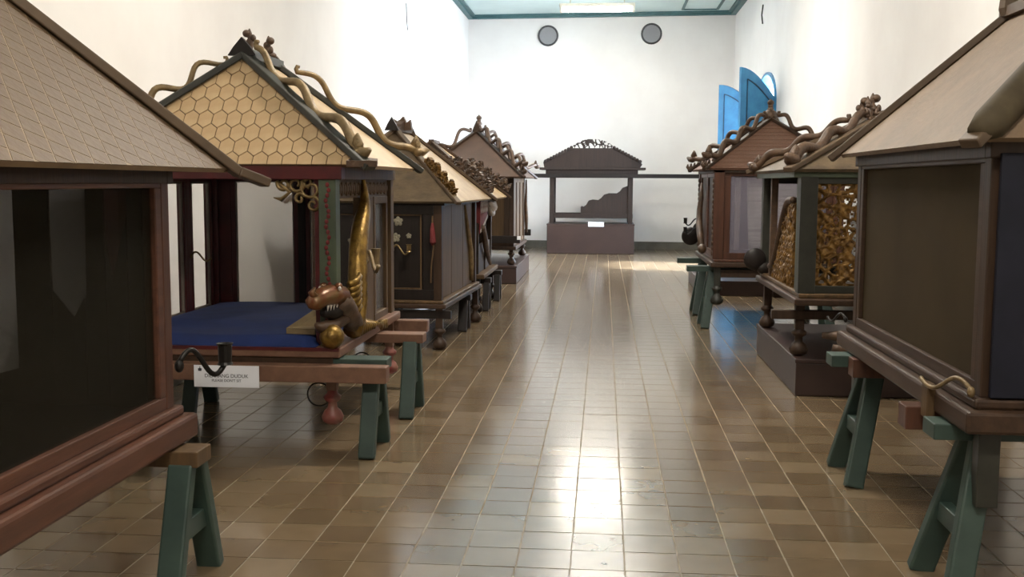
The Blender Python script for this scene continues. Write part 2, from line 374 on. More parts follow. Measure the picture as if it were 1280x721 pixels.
# ------------------------------------------------------------------ shared builders
def clip(poly, region):
    """convex clip (2d, region counter-clockwise)"""
    out = poly
    for i in range(len(region)):
        a, b = region[i], region[(i+1) % len(region)]
        src = out; out = []
        for k in range(len(src)):
            p, q = src[k], src[(k+1) % len(src)]
            sp = (b[0]-a[0])*(p[1]-a[1])-(b[1]-a[1])*(p[0]-a[0]); sq = (b[0]-a[0])*(q[1]-a[1])-(b[1]-a[1])*(q[0]-a[0])
            if sp >= 0: out.append(p)
            if sp*sq < 0:
                t = sp/(sp-sq); out.append((p[0]+(q[0]-p[0])*t, p[1]+(q[1]-p[1])*t))
        if len(out) < 3: return []
    return out
def parea(p): return abs(sum(p[i][0]*p[(i+1) % len(p)][1]-p[(i+1) % len(p)][0]*p[i][1] for i in range(len(p))))/2
def shingles(panel, face, cells, t, m, name='shingle', tilt=0.0):
    """lay thin pieces over a roof face (corner list: eave start, eave end, then the top), each piece an object"""
    A, B = Vector(face[0]), Vector(face[1]); u = (B-A).normalized(); n = u.cross(Vector(face[2])-A).normalized(); v = n.cross(u)
    reg = [((Vector(p)-A).dot(u), (Vector(p)-A).dot(v)) for p in face]
    F = Matrix((u, v, n)).transposed().to_4x4(); F.translation = A
    shared = {}
    for (cx, cy, poly) in cells:
        full = [(cx+x, cy+y) for x, y in poly]
        c = clip(full, reg)
        if len(c) < 3 or parea(c) < 2e-4: continue
        whole = abs(parea(c)-parea(full)) < 1e-7
        key = id(poly) if whole else None
        if key in shared: me = shared[key]
        else:
            loc = poly if whole else [(x-cx, y-cy) for x, y in c]
            b = MB(); h = lambda y: t+tilt*(-y)
            b.add([(x, y, -.002) for x, y in loc]+[(x, y, max(h(y), .001)) for x, y in loc], [tuple(range(len(loc)))[::-1], tuple(range(len(loc), 2*len(loc)))]+[(i, (i+1) % len(loc), (i+1) % len(loc)+len(loc), i+len(loc)) for i in range(len(loc))])
            me = b.mesh(name); me.materials.append(M[m])
            if whole: shared[key] = me
        o = bpy.data.objects.new(name, me); COL.objects.link(o); o.parent = panel
        o.matrix_basis = F @ Matrix.Translation((cx, cy, 0))
def hip_roof(root, x0, x1, y0, y1, ze, xr, ya, yb, zr, m_end, m_side, m_rib, rib=(.06, .035), t=.025, flare=0.0):
    """four roof panels, four hip ribs, a ridge cap; returns the faces (end near, side +x, end far, side -x)"""
    a, b, c, d = Vector((x0, y0, ze)), Vector((x1, y0, ze)), Vector((x1, y1, ze)), Vector((x0, y1, ze))
    r0, r1 = Vector((xr, ya, zr)), Vector((xr, yb, zr))
    faces = [[a, b, r0], [b, c, r1, r0], [c, d, r1], [d, a, r0, r1]]
    panels = []
    for k, fc in enumerate(faces):
        n = (fc[1]-fc[0]).cross(fc[2]-fc[0]).normalized()
        pb = MB(); pb.slab(fc[::-1], -n*t)
        panels.append(pb.build('roof_panel', m_end if k % 2 == 0 else m_side, root))
    for q, r in ((a, r0), (b, r0), (c, r1), (d, r1)):
        rb = MB(); dr = (q-r).normalized(); e = q+dr*.05
        hor = Vector((dr.y, -dr.x, 0)).normalized()
        up = hor.cross(dr); up = up if up.z > 0 else -up
        rb.bar(r+up*.012, e+up*.012, rib[0], rib[1], up=up); 
        if flare: rb.bar(e-dr*.02+up*.012, e+dr*.10+up*(.012+flare), rib[0]*1.15, rib[1], up=up)
        rb.build('hip_rib', m_rib, root, bevel=.006)
    MB().bar(r0+Vector((0, -.03, .015)), r1+Vector((0, .03, .015)), rib[0]*1.2, rib[1]*1.3).build('ridge_cap', m_rib, root)
    return faces, panels
def eave_beam(root, x0, x1, y0, y1, z0, z1, m, w=.05):
    for (p, q, r, s) in ((x0, x1, y0, y0+w), (x0, x1, y1-w, y1), (x0, x0+w, y0+w, y1-w), (x1-w, x1, y0+w, y1-w)):
        bx(root, 'eave_beam', m, p, q, r, s, z0, z1)
def naga(root, a, b, amp, waves, r0, r1, m, name='naga', lift=.03, head=True, phase=0.0, curl=True, n=44):
    """serpent running down a hip rib from a (tail) to b (head), waving up and down above the rib"""
    a, b = Vector(a), Vector(b); d = (b-a); L = d.length; d.normalize()
    hor = Vector((d.y, -d.x, 0)).normalized(); up = hor.cross(d); up = up if up.z > 0 else -up
    pts = []; rs = []
    for i in range(n+1):
        t = i/n; s = amp*(.5-.5*math.cos(2*math.pi*waves*t+phase))
        pts.append(a+d*L*t+up*(lift+s)); rs.append(r0+(r1-r0)*min(1, t*1.3))
    if curl:
        tail = [pts[0]-d*.015+up*.012, pts[0]-d*.018+up*.028, pts[0]-d*.004+up*.034]
        pts = tail[::-1]+pts; rs = [r0*.6, r0*.8, r0*.9]+rs
    o = part(root, name, m, lambda q: q.tube(pts, rs, 9), smooth=True)
    if head:
        hp = pts[-1]
        def hd(q):
            q.blob(hp+d*.02, (r1*1.5, r1*1.5, r1*1.2)); q.tube([hp, hp+d*.05+up*.02, hp+d*.07+up*.055], [r1*1.2, r1*1.1, r1*.5])
            for k in range(3): q.tube([hp-d*.016*k+up*.01, hp-d*(.016*k+.006)+up*(.045+.008*k), hp-d*(.016*k+.016)+up*(.065+.008*k)], [r1*.9, r1*.75, r1*.2], 6)
        part(o, 'naga_head', m, hd, smooth=True)
    return o
def figure(root, p, h, m, name='finial_figure', lean=0.0):
    p = Vector(p)
    def fn(b):
        b.lathe([(.5*h*.42, 0), (.5*h*.40, h*.08), (.5*h*.26, h*.2), (.5*h*.34, h*.38), (.5*h*.3, h*.52), (.5*h*.16, h*.6), (.5*h*.22, h*.7), (.5*h*.2, h*.82), (.5*h*.08, h*.96), (.5*h*.03, h)], p, 10)
        b.blob(p+Vector((lean*h*.2, -h*.10, h*.42)), (h*.10, h*.12, h*.16)); b.blob(p+Vector((0, h*.10, h*.36)), (h*.13, h*.1, h*.12))
        b.blob(p+Vector((lean*h*.12, 0, h*.80)), (h*.17, h*.17, h*.15)); b.blob(p+Vector((-lean*h*.14, 0, h*.62)), (h*.13, h*.13, h*.15)); b.blob(p+Vector((lean*h*.2, 0, h*.22)), (h*.2, h*.2, h*.14))
    return part(root, name, m, fn, smooth=True)
def gable_cap(root, p, w, h, m, name='ridge_horn', depth=.03):
    x, y, z = p
    return part(root, name, m, lambda b: b.slab([(x-w/2, y, z), (x+w/2, y, z), (x+w*.3, y, z+h*.45), (x+.0, y, z+h), (x-w*.3, y, z+h*.45)], (0, depth, 0)))
def sconce(root, p, d, s, m='iron', cup=True, amp=.24, rt=.05):
    """S-curved candle arm leaving p along unit direction d"""
    p = Vector(p); d = Vector(d).normalized(); z = Vector((0, 0, 1))
    pts = []
    for k in range(17):
        t = k/16; pts.append(p+d*s*t+z*(s*amp*math.sin(2*math.pi*t*.92+.2)))
    o = part(root, 'candle_arm', m, lambda b: [b.tube(pts, s*rt, 8), b.blob(p, (s*rt*1.7, s*rt*1.7, s*rt*2.4))], smooth=True)
    if cup:
        e = pts[-1]
        part(o, 'candle_cup', m, lambda b: b.lathe([(.001, 0), (s*.15, .0), (s*.12, s*.05), (s*.13, s*.36), (s*.16, s*.4), (s*.14, s*.4), (s*.11, s*.37), (s*.1, s*.06), (.001, s*.06)], e+Vector((0, 0, -s*.03)), 14), smooth=False)
    return o
def turned_leg(root, x, y, z0, z1, m, w=.05, ball='', mb=None):
    h = z1-z0
    o = bx(root, 'leg', m, x-w/2, x+w/2, y-w/2, y+w/2, z0+min(.18, h*.55), z1)
    part(o, 'turned_foot', mb or m, lambda b: b.lathe([(w*.5, z0), (w*.95, z0+w*.3), (w*1.05, z0+w*.75), (w*.8, z0+w*1.3), (w*.45, z0+w*1.6), (w*.42, z0+w*2.1), (w*.8, z0+w*2.4), (w*.85, z0+w*2.7), (w*.5, z0+w*3), (w*.5, z0+min(.19, h*.56))], (x, y, 0), 16), smooth=True)
    return o
def trestle(x0, x1, yc, zt, label, m='green', mtop=None, spread=.19, inset=.06, w=.085, sx=.0):
    root = thing('trestle', label, 'trestle', ((x0+x1)/2, yc, 0)); hl = (x1-x0)/2
    bx(root, 'top_board', mtop or m, -hl, hl, -.065, .065, zt-.055, zt)
    for ex in (-1, 1):
        X = ex*(hl-inset)
        for s in (-1, 1):
            lg = MB(); lg.bar((X-ex*sx, s*.045, zt-.05), (X, s*spread, .0), w if s < 0 else w*1.05, .052, up=(0, 1, 0)); lg.build('leg', m, root, bevel=.008)
        bx(root, 'stretcher', m, X-ex*sx*.4-.022, X-ex*sx*.4+.022, -spread*.66, spread*.66, zt*.36, zt*.36+.07)
    return root
def openwork(w, h, nx, ny, npts, seed, thick, vein=.22, core=.0, inside=None, relief=.012, ragged=None):
    """pierced carving: solid where close to cell borders of scattered points, holes elsewhere; in local x (0..w), z (0..h), relief towards -y"""
    r = random.Random(seed)
    pts = [(r.uniform(0, w), r.uniform(0, h)) for _ in range(npts)]
    cell = math.sqrt(w*h/npts)
    def val(x, z):
        ds = sorted((x-px)**2+((z-pz))**2 for px, pz in pts)
        a, b = math.sqrt(ds[0]), math.sqrt(ds[1]); return (b-a)/cell, a/cell
    b = MB(); idx = {}; solid = set()
    for i in range(nx):
        for j in range(ny):
            x, z = (i+.5)*w/nx, (j+.5)*h/ny
            if inside and not inside(x, z): continue
            e, c = val(x, z)
            if e < vein or c < core or (not inside and (min(x, w-x) < w*.03 or min(z, h-z) < h*.02)): solid.add((i, j))
    def vid(i, j, s):
        k = (i, j, s)
        if k not in idx:
            x, z = i*w/nx, j*h/ny; e, c = val(x, z)
            y = (-relief*(1-min(1, e/max(vein, .01)))-relief*.6*math.sin(x*95+seed)*math.sin(z*83)) if s == 0 else thick
            idx[k] = len(b.v); b.v.append((x, y, z))
        return idx[k]
    for (i, j) in solid:
        q = [(i, j), (i+1, j), (i+1, j+1), (i, j+1)]
        b.f.append(tuple(vid(a, c, 0) for a, c in q)); b.f.append(tuple(vid(a, c, 1) for a, c in q[::-1]))
        for (di, dj, p, s) in ((-1, 0, (i, j+1), (i, j)), (1, 0, (i+1, j), (i+1, j+1)), (0, -1, (i, j), (i+1, j)), (0, 1, (i+1, j+1), (i, j+1))):
            if (i+di, j+dj) not in solid: b.f.append((vid(*s, 0), vid(*p, 0), vid(*p, 1), vid(*s, 1)))
    return b
def place(o, loc, rz=0): o.location = loc; o.rotation_euler = (0, 0, rz); return o
def panelled(root, axis, c, t, a0, a1, z0, z1, w, m_frame, m_panel, pname='panel', pt=.012, fname='panel_frame'):
    fr = MB().frame(axis, c, t, a0, a1, z0, z1, w).build(fname, m_frame, root, bevel=.004)
    if m_panel:
        if axis == 'x': q = (c-pt/2, c+pt/2, a0+w-.004, a1-w+.004, z0+w-.004, z1-w+.004)
        else: q = (a0+w-.004, a1-w+.004, c-pt/2, c+pt/2, z0+w-.004, z1-w+.004)
        MB().box(*q).build(pname, m_panel, root)
    return fr
def ledge(root, x0, x1, y0, y1, z0, z1, m, lip=.0):
    bx(root, 'base_board', m, x0, x1, y0, y1, z0, z1, bevel=.008)

# ------------------------------------------------------------------ palanquin with red-brown frame and dark net sides
def net_palanquin(root, hx, y0, y1, zl0, zl1, ze, roof, sgn, m_f, m_fh, m_net, m_leg):
    """closed palanquin with a net side; sgn = +1 when its aisle side is +x"""
    hl = (y1-y0)/2
    bx(root, 'base_board', m_fh, -hx-.06, hx+.06, y0, y1, zl0, zl1, bevel=.012)
    bx(root, 'base_moulding', m_fh, -hx-.025, hx+.025, y0+.04, y1-.04, zl1, zl1+.035, bevel=.01)
    zb = zl1+.035
    ya, yb = y0+.07, y1-.07
    for px in (-hx+.03, hx-.03):
        for py in (ya+.03, yb-.03):
            bx(root, 'corner_post', m_f, px-.03, px+.03, py-.03, py+.03, zb, ze+.01)
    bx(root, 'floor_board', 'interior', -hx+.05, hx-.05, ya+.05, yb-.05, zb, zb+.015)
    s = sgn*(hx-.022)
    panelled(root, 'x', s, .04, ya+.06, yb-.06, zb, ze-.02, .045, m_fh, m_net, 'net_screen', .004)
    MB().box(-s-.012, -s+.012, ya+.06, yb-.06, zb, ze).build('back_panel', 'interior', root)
    for yy in (ya+.022, yb-.022):
        panelled(root, 'y', yy, .04, -hx+.06, hx-.06, zb, ze-.02, .05, m_f, m_net, 'net_screen', .004)
    eave_beam(root, -hx-.01, hx+.01, ya-.02, yb+.02, ze-.05, ze+.02, 'darkwood')
def drape(root, x0, x1, x2, x3, y, z0, z1, m='curtain', ph=0.0):
    """pleated strip of cloth hanging from z1, gathered towards its foot"""
    b = MB(); nu, nv = 26, 10; vs = []
    for j in range(nv+1):
        t = j/nv; g = t**1.6
        for i in range(nu+1):
            u = i/nu; x = (x0+(x1-x0)*u)*(1-g)+(x2+(x3-x2)*u)*g
            vs.append((x, y+.012*math.sin(u*28+ph+t*1.5), z1+(z0-z1)*t))
    fs = [(j*(nu+1)+i, j*(nu+1)+i+1, (j+1)*(nu+1)+i+1, (j+1)*(nu+1)+i) for j in range(nv) for i in range(nu)]
    b.add(vs, fs); o = b.build('drape', m, root, smooth=True)
    sm = o.modifiers.new('cloth', 'SOLIDIFY'); sm.thickness = .003
    return o

R1 = thing('palanquin', 'palanquin with red-brown frame, dark net side and tan roof of lozenge shingles', 'palanquin', (-2.1, 2.66, 0))
net_palanquin(R1, .60, -.96, .96, .49, .575, 1.44, None, 1, 'redwood', 'redwood_h', 'net', 'redwood')
fc, pn = hip_roof(R1, -.71, .71, -1.18, 1.18, 1.445, 0, -.60, .60, 2.13, 'tan', 'tanridge', 'tanedge', (.075, .035), .02, flare=.035)
LA, LB, LS = Vector((.061, -.028))*1.2, Vector((-.040, -.048))*1.2, .925     # lozenge edges in roof coordinates
loz = [tuple(v) for v in (Vector((0, 0)), -LB*LS, -LB*LS-LA*LS, -LA*LS)][::-1]
cells = []
for i in range(-30, 60):
    for j in range(-60, 30):
        c = LA*i+LB*j
        if -.1 < c.x < 2.5 and -.1 < c.y < 1.1: cells.append((c.x, c.y, loz))
shingles(pn[1], fc[1], cells, .0012, 'tan', 'shingle', tilt=.012)
# dark lining cloths leave three tapering openings in the far end
for pts in ([(-.54, .62), (-.54, 1.41), (-.25, 1.41), (-.25, .62)], [(.085, .62), (.085, 1.41), (.21, 1.41), (.215, .62)], [(.33, .62), (.345, 1.41), (.405, 1.41), (.41, .62)],
            [(.485, .62), (.49, 1.41), (.54, 1.41), (.54, .62)], [(-.25, .62), (-.25, .66), (.085, .75), (.085, .62)], [(.215, .62), (.215, 1.02), (.29, .93), (.33, 1.0), (.33, .62)], [(.41, .62), (.41, 1.20), (.43, 1.05), (.485, 1.28), (.485, .62)]):
    part(R1, 'lining_cloth', 'interior', lambda b: b.slab([(x, .80, z) for x, z in pts], (0, .012, 0)))
sconce(R1, (.605, .93, .745), (.62, 1, -.0), .20, amp=.26)

trestle(-2.72, -1.36, 3.46, .485, 'green trestle under the net-sided red-brown palanquin, next to the white notice card', mtop='browngrey')

# ------------------------------------------------------------------ palanquin with gold hexagon roof
R2 = thing('palanquin', 'open red and gold palanquin with cream hexagon-shingled roof and blue mattress', 'palanquin', (-2.0, 6.08, 0))
bx(R2, 'base_board', 'pink', -.66, .66, -.81, .82, .495, .545, bevel=.008)
bx(R2, 'base_edge', 'red', -.655, .655, -.812, -.80, .53, .548, bevel=0)
bx(R2, 'cross_beam', 'pink', -.72, .92, -.91, -.82, .385, .47, bevel=.006)
bx(R2, 'cross_beam', 'pink', -.72, .84, .83, .91, .40, .48, bevel=.006)
bx(R2, 'skirt_board', 'darkwood_h', -.62, .62, -.80, -.77, .46, .496)
for sx in (-.60, .60):
    for sy in (-.74, .74):
        turned_leg(R2, sx, sy, .136, .496, 'pink', .055, mb='pinkred')
for y in (-.60, .42):
    part(R2, 'iron_ring', 'iron', lambda b: b.tube([(.49+.063*math.cos(2*math.pi*k/24), y, .262+.063*math.sin(2*math.pi*k/24)) for k in range(25)], .005, 6), smooth=True)
# posts
for (x, y) in ((.58, -.68), (-.58, -.68), (.58, .74), (-.58, .74)):
    m = 'greenpost' if y < 0 and x > 0 else 'red' if y < 0 else 'browngrey' if x > 0 else 'red'
    p = bx(R2, 'corner_post', m, x-.045, x+.045, y-.045, y+.045, .545, 1.44)
    if y < 0 and x > 0:
        def beads(b):
            for k in range(30):
                z = .60+k*.027; b.blob((x+.008*math.sin(k*1.4), y-.045, z), (.011, .006, .013), 7, 5)
        part(p, 'carved_beads', 'redcloth', beads, smooth=True)
        bx(p, 'inner_stile', 'red', x-.075, x-.045, y-.02, y+.03, .545, 1.44)
# front lintel, rear wall with two windows, far side wall with two windows
bx(R2, 'lintel', 'red', -.66, .66, -.74, -.66, 1.41, 1.49)
bx(R2, 'lintel', 'browngrey', -.66, .64, .70, .78, 1.41, 1.49)
bx(R2, 'lintel', 'red', -.66, -.58, -.66, .70, 1.41, 1.49)
bx(R2, 'lintel', 'browngrey', .56, .64, -.66, .70, 1.41, 1.49)
for (a, c) in ((-.45, .0), (.05, .50)):
    panelled(R2, 'y', .745, .05, a, c, .56, 1.43, .028, 'red', None, fname='window_frame')
    panelled(R2, 'y', .735, .02, a+.028, c-.028, .588, 1.402, .010, 'frame_pale', 'frosted' if a < 0 else 'pane', 'pane', .004, 'glazing_bead')
bx(R2, 'wall_stile', 'red', -.54, -.45, .72, .77, .545, 1.43)
bx(R2, 'wall_stile', 'blackwood', 0, .05, .72, .77, .545, 1.43)
bx(R2, 'wall_stile', 'red', .50, .54, .72, .77, .545, 1.43)
bx(R2, 'wall_rail', 'red', -.54, .54, .715, .775, .545, .562)
for (a, c) in ((-.62, .26), (.32, .70)):
    panelled(R2, 'x', -.59, .05, a, c, .545, 1.43, .035, 'red', None, fname='window_frame')
    panelled(R2, 'x', -.585, .02, a+.035, c-.035, .58, 1.395, .014, 'frame_pale', 'pane', 'pane', .004, 'glazing_bead')
bx(R2, 'wall_stile', 'red', -.615, -.565, .26, .32, .545, 1.43)
sconce(R2, (-.56, .30, .93), (1, .2, 0), .12, 'brass', cup=False)
# aisle side: carved header, wide post, glazed panel
part(R2, 'carved_header', 'browngrey', lambda b: [b.box(.555, .60, -.64, .70, 1.31, 1.41)]+[b.blob((.602, -.6+.05*k, 1.36), (.012, .028, .03 if k % 2 else .04), 8, 5) for k in range(26)], smooth=False)
bx(R2, 'side_panel', 'browngrey', .565, .605, -.10, .26, .545, 1.31)
panelled(R2, 'x', .585, .05, .26, .66, .545, 1.31, .045, 'browngrey', 'mirrorpane', 'pane', .006, 'window_frame')
# mattress
mt = MB(); nu, nv = 24, 20; vs = []
for j in range(nv+1):
    for i in range(nu+1):
        u, v = i/nu, j/nv; e = min(u, 1-u, v, 1-v); z = .548+.045*min(1, (e/.05))**.5 + (.02 if v > .33 else .02*max(0, (v-.28)/.05)) + .004*math.sin(u*9+v*5)
        vs.append((-.545+1.07*u, -.80+1.50*v, z))
fs = [(j*(nu+1)+i, j*(nu+1)+i+1, (j+1)*(nu+1)+i+1, (j+1)*(nu+1)+i) for j in range(nv) for i in range(nu)]
mt.add(vs, fs); mt.box(-.545, .525, -.80, .70, .5455, .550); mt.build('mattress', 'bluecloth', R2, smooth=True)
part(R2, 'arm_board', 'cushion', lambda b: b.slab([(.34, -.68, .60), (.50, -.70, .60), (.50, -.35, .60), (.46, -.35, .70)], (0, 0, .03)))
# roof
fc, pn = hip_roof(R2, -.78, .78, -.75, .70, 1.485, 0, -.27, .29, 2.09, 'joint', 'creamside', 'darkgreen', (.075, .035), .022)
HW, HH = .0365, .0605                                            # half width, half height of a hexagon
hexp = [(0, HH), (-HW, HH*.5), (-HW, -HH*.5), (0, -HH), (HW, -HH*.5), (HW, HH*.5)]
cells = [(i*.078+(.039 if j % 2 else 0), j*.0955+.02, hexp) for j in range(-1, 10) for i in range(-1, 22)]
shingles(pn[0], fc[0], cells, .006, 'cream', 'hexagon_shingle')
part(R2, 'corner_plate', 'brownnaga', lambda b: b.slab([(.70, -.80, 1.475), (.86, -.80, 1.475), (.82, -.60, 1.49), (.72, -.70, 1.50)], (0, 0, .03)))
part(R2, 'corner_plate', 'brownnaga', lambda b: b.slab([(-.86, -.80, 1.475), (-.70, -.80, 1.475), (-.72, -.70, 1.50), (-.82, -.60, 1.49)], (0, 0, .03)))
naga(R2, (.03, -.24, 2.06), (.72, -.68, 1.53), .07, 2.6, .018, .027, 'bronze', phase=2.4)
naga(R2, (-.07, -.31, 2.02), (-.72, -.70, 1.53), .075, 3.4, .013, .022, 'bronze', phase=0)
naga(R2, (.10, .31, 2.02), (.74, .66, 1.52), .07, 2.3, .016, .024, 'bronze', phase=1.2)
naga(R2, (-.10, .31, 2.02), (-.74, .66, 1.52), .07, 2.3, .016, .024, 'bronze', phase=1.2)
gable_cap(R2, (0, -.31, 2.09), .16, .10, 'blackwood'); gable_cap(R2, (0, .31, 2.07), .13, .09, 'tanedge')
figure(R2, (.01, -.20, 2.11), .14, 'brownnaga', lean=-1); figure(R2, (0, .17, 2.11), .15, 'brownnaga', lean=.6)
# gilded corner scroll
def spiral(b, cx, y, cz, r, turns, a0, rt, dirn=1, n=26):
    pts = []
    for k in range(n+1):
        t = k/n; a = a0+dirn*2*math.pi*turns*t; q = r*(1-.75*t)
        pts.append((cx+q*math.cos(a), y, cz+q*math.sin(a)))
    b.tube(pts, [rt*(1-.4*k/n) for k in range(n+1)], 7)
def scroll(b):
    for (cx, cz, r, t, a, d) in ((.49, 1.36, .062, 1.3, 1.2, 1), (.41, 1.385, .045, 1.2, .3, -1), (.345, 1.385, .035, 1.3, 2.6, 1), (.50, 1.28, .04, 1.2, 1.5, -1), (.43, 1.31, .03, 1.1, .5, 1), (.47, 1.40, .03, 1, 3, 1)):
        spiral(b, cx, -.70, cz, r, t, a, .011, d)
    b.tube([(.31, -.70, 1.40), (.38, -.705, 1.345), (.33, -.70, 1.305), (.29, -.70, 1.315)], [.008, .014, .012, .003], 7)
    b.tube([(.54, -.70, 1.42), (.545, -.705, 1.30), (.53, -.70, 1.21)], [.014, .012, .004], 7)
part(R2, 'corner_scroll', 'brass', scroll, smooth=True)
# golden serpent guarding the aisle side
dr = part(R2, 'golden_naga', 'gold', lambda b: b.tube([(.655, -.52, .60), (.655, -.44, .64), (.66, -.40, .75), (.655, -.38, .88), (.65, -.34, 1.02), (.645, -.26, 1.14), (.64, -.16, 1.22), (.635, -.10, 1.29), (.63, -.09, 1.37), (.63, -.12, 1.42)], [.05, .056, .056, .055, .053, .050, .042, .030, .018, .010], 14), smooth=True)
part(dr, 'naga_ball', 'gold', lambda b: b.blob((.615, -.795, .605), .064, 16, 12), smooth=True)
def nhead(b):
    b.tube([(.655, -.46, .62), (.65, -.56, .68), (.635, -.64, .75), (.62, -.70, .79)], [.052, .062, .066, .06], 14)      # neck and skull
    b.tube([(.63, -.62, .685), (.595, -.74, .652), (.565, -.82, .655), (.55, -.85, .675)], [.04, .036, .03, .012], 10, flat=1.3)   # lower jaw
def nsnout(b):
    b.tube([(.625, -.66, .80), (.595, -.75, .815), (.565, -.83, .808), (.545, -.885, .785), (.54, -.90, .762)], [.058, .056, .05, .042, .015], 12, flat=1.15)
    b.tube([(.555, -.875, .815), (.542, -.905, .845), (.555, -.885, .868)], [.024, .018, .006], 8)
    for e in (-1, 1): b.blob((.60+.04*e, -.74, .862), (.022, .028, .018), 8, 6)
def nmane(b):
    for k in range(6):
        z = .86-.032*k
        b.tube([(.665, -.62+.008*k, z), (.692, -.565, z+.012), (.70, -.515, z+.035), (.69, -.50, z+.055)], [.018, .02, .014, .004], 7)
part(dr, 'naga_head', 'brownnaga', nhead, smooth=True)
part(dr, 'naga_snout', mat('snout_red_gold', (132, 70, 42), (128, 98, 52), .32, .3, (20, 20, 20)), nsnout, smooth=True)
part(dr, 'naga_mane', 'gold', nmane, smooth=True)
part(dr, 'naga_mouth', 'blackwood', lambda b: b.tube([(.625, -.62, .735), (.60, -.74, .725), (.575, -.81, .73)], [.05, .042, .022], 10), smooth=True)
for e in (-1, 1): part(dr, 'naga_eye', 'whitecloth', lambda b: b.blob((.60+.052*e, -.765, .852), (.010, .012, .011), 8, 6), smooth=True)
def fang(b):
    for e in (-1, 1):
        for k in range(4): b.tube([(.572+.036*e+.008*k, -.835+.03*k, .772), (.572+.034*e+.008*k, -.837+.03*k, .742)], [.008, .001], 6)
part(dr, 'naga_teeth', 'whitecloth', fang)['kind'] = 'stuff'
part(dr, 'fluted_coil', 'gold', lambda b: [b.tube([(.65, -.42+.055*k, .555), (.655, -.42+.055*k, .62-.008*k), (.64, -.41+.055*k, .66-.010*k)], [.03, .031, .012], 8) for k in range(14)], smooth=True)
sconce(R2, (.64, -.10, .95), (.6, -1, 0), .22, 'bronze', cup=False)
part(R2, 'candle_cup', 'bronze', lambda b: b.lathe([(.02, .90), (.028, .90), (.022, .92), (.026, 1.0), (.03, 1.01), (.02, 1.01)], (.67, .02, 0), 12))

trestle(-2.58, -1.10, 5.35, .49, 'green trestle with green top under the hexagon-roofed palanquin, beside its pink turned foot', inset=.08)
trestle(-2.56, -1.07, 6.27, .49, 'green trestle with pinkish top board under the hexagon-roofed palanquin', mtop='pink', inset=.08)

# notice card hung on the cross beam
def text(parent, s, size, loc, name, m='ink'):
    cu = bpy.data.curves.new(name, 'FONT'); cu.body = s; cu.size = size; cu.align_x = 'CENTER'; cu.align_y = 'CENTER'; cu.extrude = .0004
    t = bpy.data.objects.new(name, cu); COL.objects.link(t); bpy.context.view_layer.update()
    me = bpy.data.meshes.new_from_object(t.evaluated_get(bpy.context.evaluated_depsgraph_get())); COL.objects.unlink(t); bpy.data.objects.remove(t)
    me.materials.clear(); me.materials.append(M[m])
    o = bpy.data.objects.new(name, me); COL.objects.link(o); o.parent = parent; o.location = loc; o.rotation_euler = (math.pi/2, 0, 0)
    return o
sg = thing('notice_card', 'white notice card with grey lettering hung on the hexagon-roofed palanquin', 'sign', (-1.90, 5.155, .355))
bx(sg, 'card', 'paper', -.17, .17, 0, .003, 0, .112, bevel=0)
text(sg, 'DILARANG DUDUK', .026, (0, -.0012, .058), 'lettering'); text(sg, "PLEASE DON'T SIT", .019, (0, -.0012, .034), 'lettering')
part(sg, 'emblem', 'ink', lambda b: [b.slab([(-.146, -.001, .082), (-.130, -.001, .082), (-.128, -.001, .094), (-.138, -.001, .099), (-.148, -.001, .094)], (0, -.0008, 0)), b.slab([(-.142, -.001, .100), (-.134, -.001, .100), (-.138, -.001, .106)], (0, -.0008, 0))])

# ------------------------------------------------------------------ dark palanquin with flower inlay
R3_ = thing('palanquin', 'dark palanquin with pearl flower inlay on black panel and gold-lined roof', 'palanquin', (-1.875, 9.63, 0), -.047)
bx(R3_, 'base_board', 'darkwood_h', -.62, .62, -.95, .93, .345, .385, bevel=.01)
bx(R3_, 'base_moulding', 'browngrey', -.60, .60, -.935, .90, .385, .41, bevel=.008)
bx(R3_, 'skirt_rail', 'blackwood', -.58, .66, -.93, -.88, .26, .33)
for sx in (-.56, .56):
    for sy in (-.90, .88): turned_leg(R3_, sx, sy, 0, .346, 'darkwood', .06)
for sx in (-.54, .54):
    for sy in (-.85, .82): bx(R3_, 'corner_post', 'darkwood', sx-.035, sx+.035, sy-.035, sy+.035, .41, 1.24)
panelled(R3_, 'y', -.855, .05, -.505, .505, .41, 1.22, .09, 'blackwood', 'blackwood', 'inlay_panel')
part(R3_, 'gold_line', 'browngrey', lambda b: b.frame('y', -.866, .006, -.40, .40, .50, 1.13, .012))
def flower(b, x, z, r, n=5):
    for k in range(n):
        a = 2*math.pi*k/n+.4; c = Vector((x+r*.6*math.cos(a), -.866, z+r*.6*math.sin(a)))
        b.blob(c, (r*.42, .004, r*.42), 8, 4)
    b.blob((x, -.868, z), (r*.3, .005, r*.3), 8, 4)
for (x, z, r) in ((.20, 1.07, .042), (.18, .935, .040), (.29, .95, .024), (-.15, 1.05, .04), (-.2, .9, .04)):
    part(R3_, 'inlay_flower', 'silver', lambda b: flower(b, x, z, r))
sconce(R3_, (.155, -.88, .835), (1, -.35, 0), .16, 'brass')
part(R3_, 'red_tassel', 'redcloth', lambda b: b.tube([(.50, -.90, 1.07), (.50, -.905, 1.0), (.505, -.905, .90), (.50, -.90, .87)], [.008, .02, .026, .004], 8))
part(R3_, 'tassel_cord', 'browngrey', lambda b: b.tube([(.50, -.90, 1.12), (.50, -.905, 1.05), (.51, -.905, .86), (.49, -.905, .7), (.485, -.905, .56)], .007, 6))
for (a, c) in ((-.80, -.30), (-.30, .26), (.26, .78)):
    bx(R3_, 'side_board', 'browngrey', .515, .545, a+.006, c-.006, .41, 1.22, bevel=.006)
bx(R3_, 'back_panel', 'blackwood', -.555, -.53, -.82, .79, .41, 1.22); bx(R3_, 'back_panel', 'blackwood', -.505, .505, .81, .83, .41, 1.22)
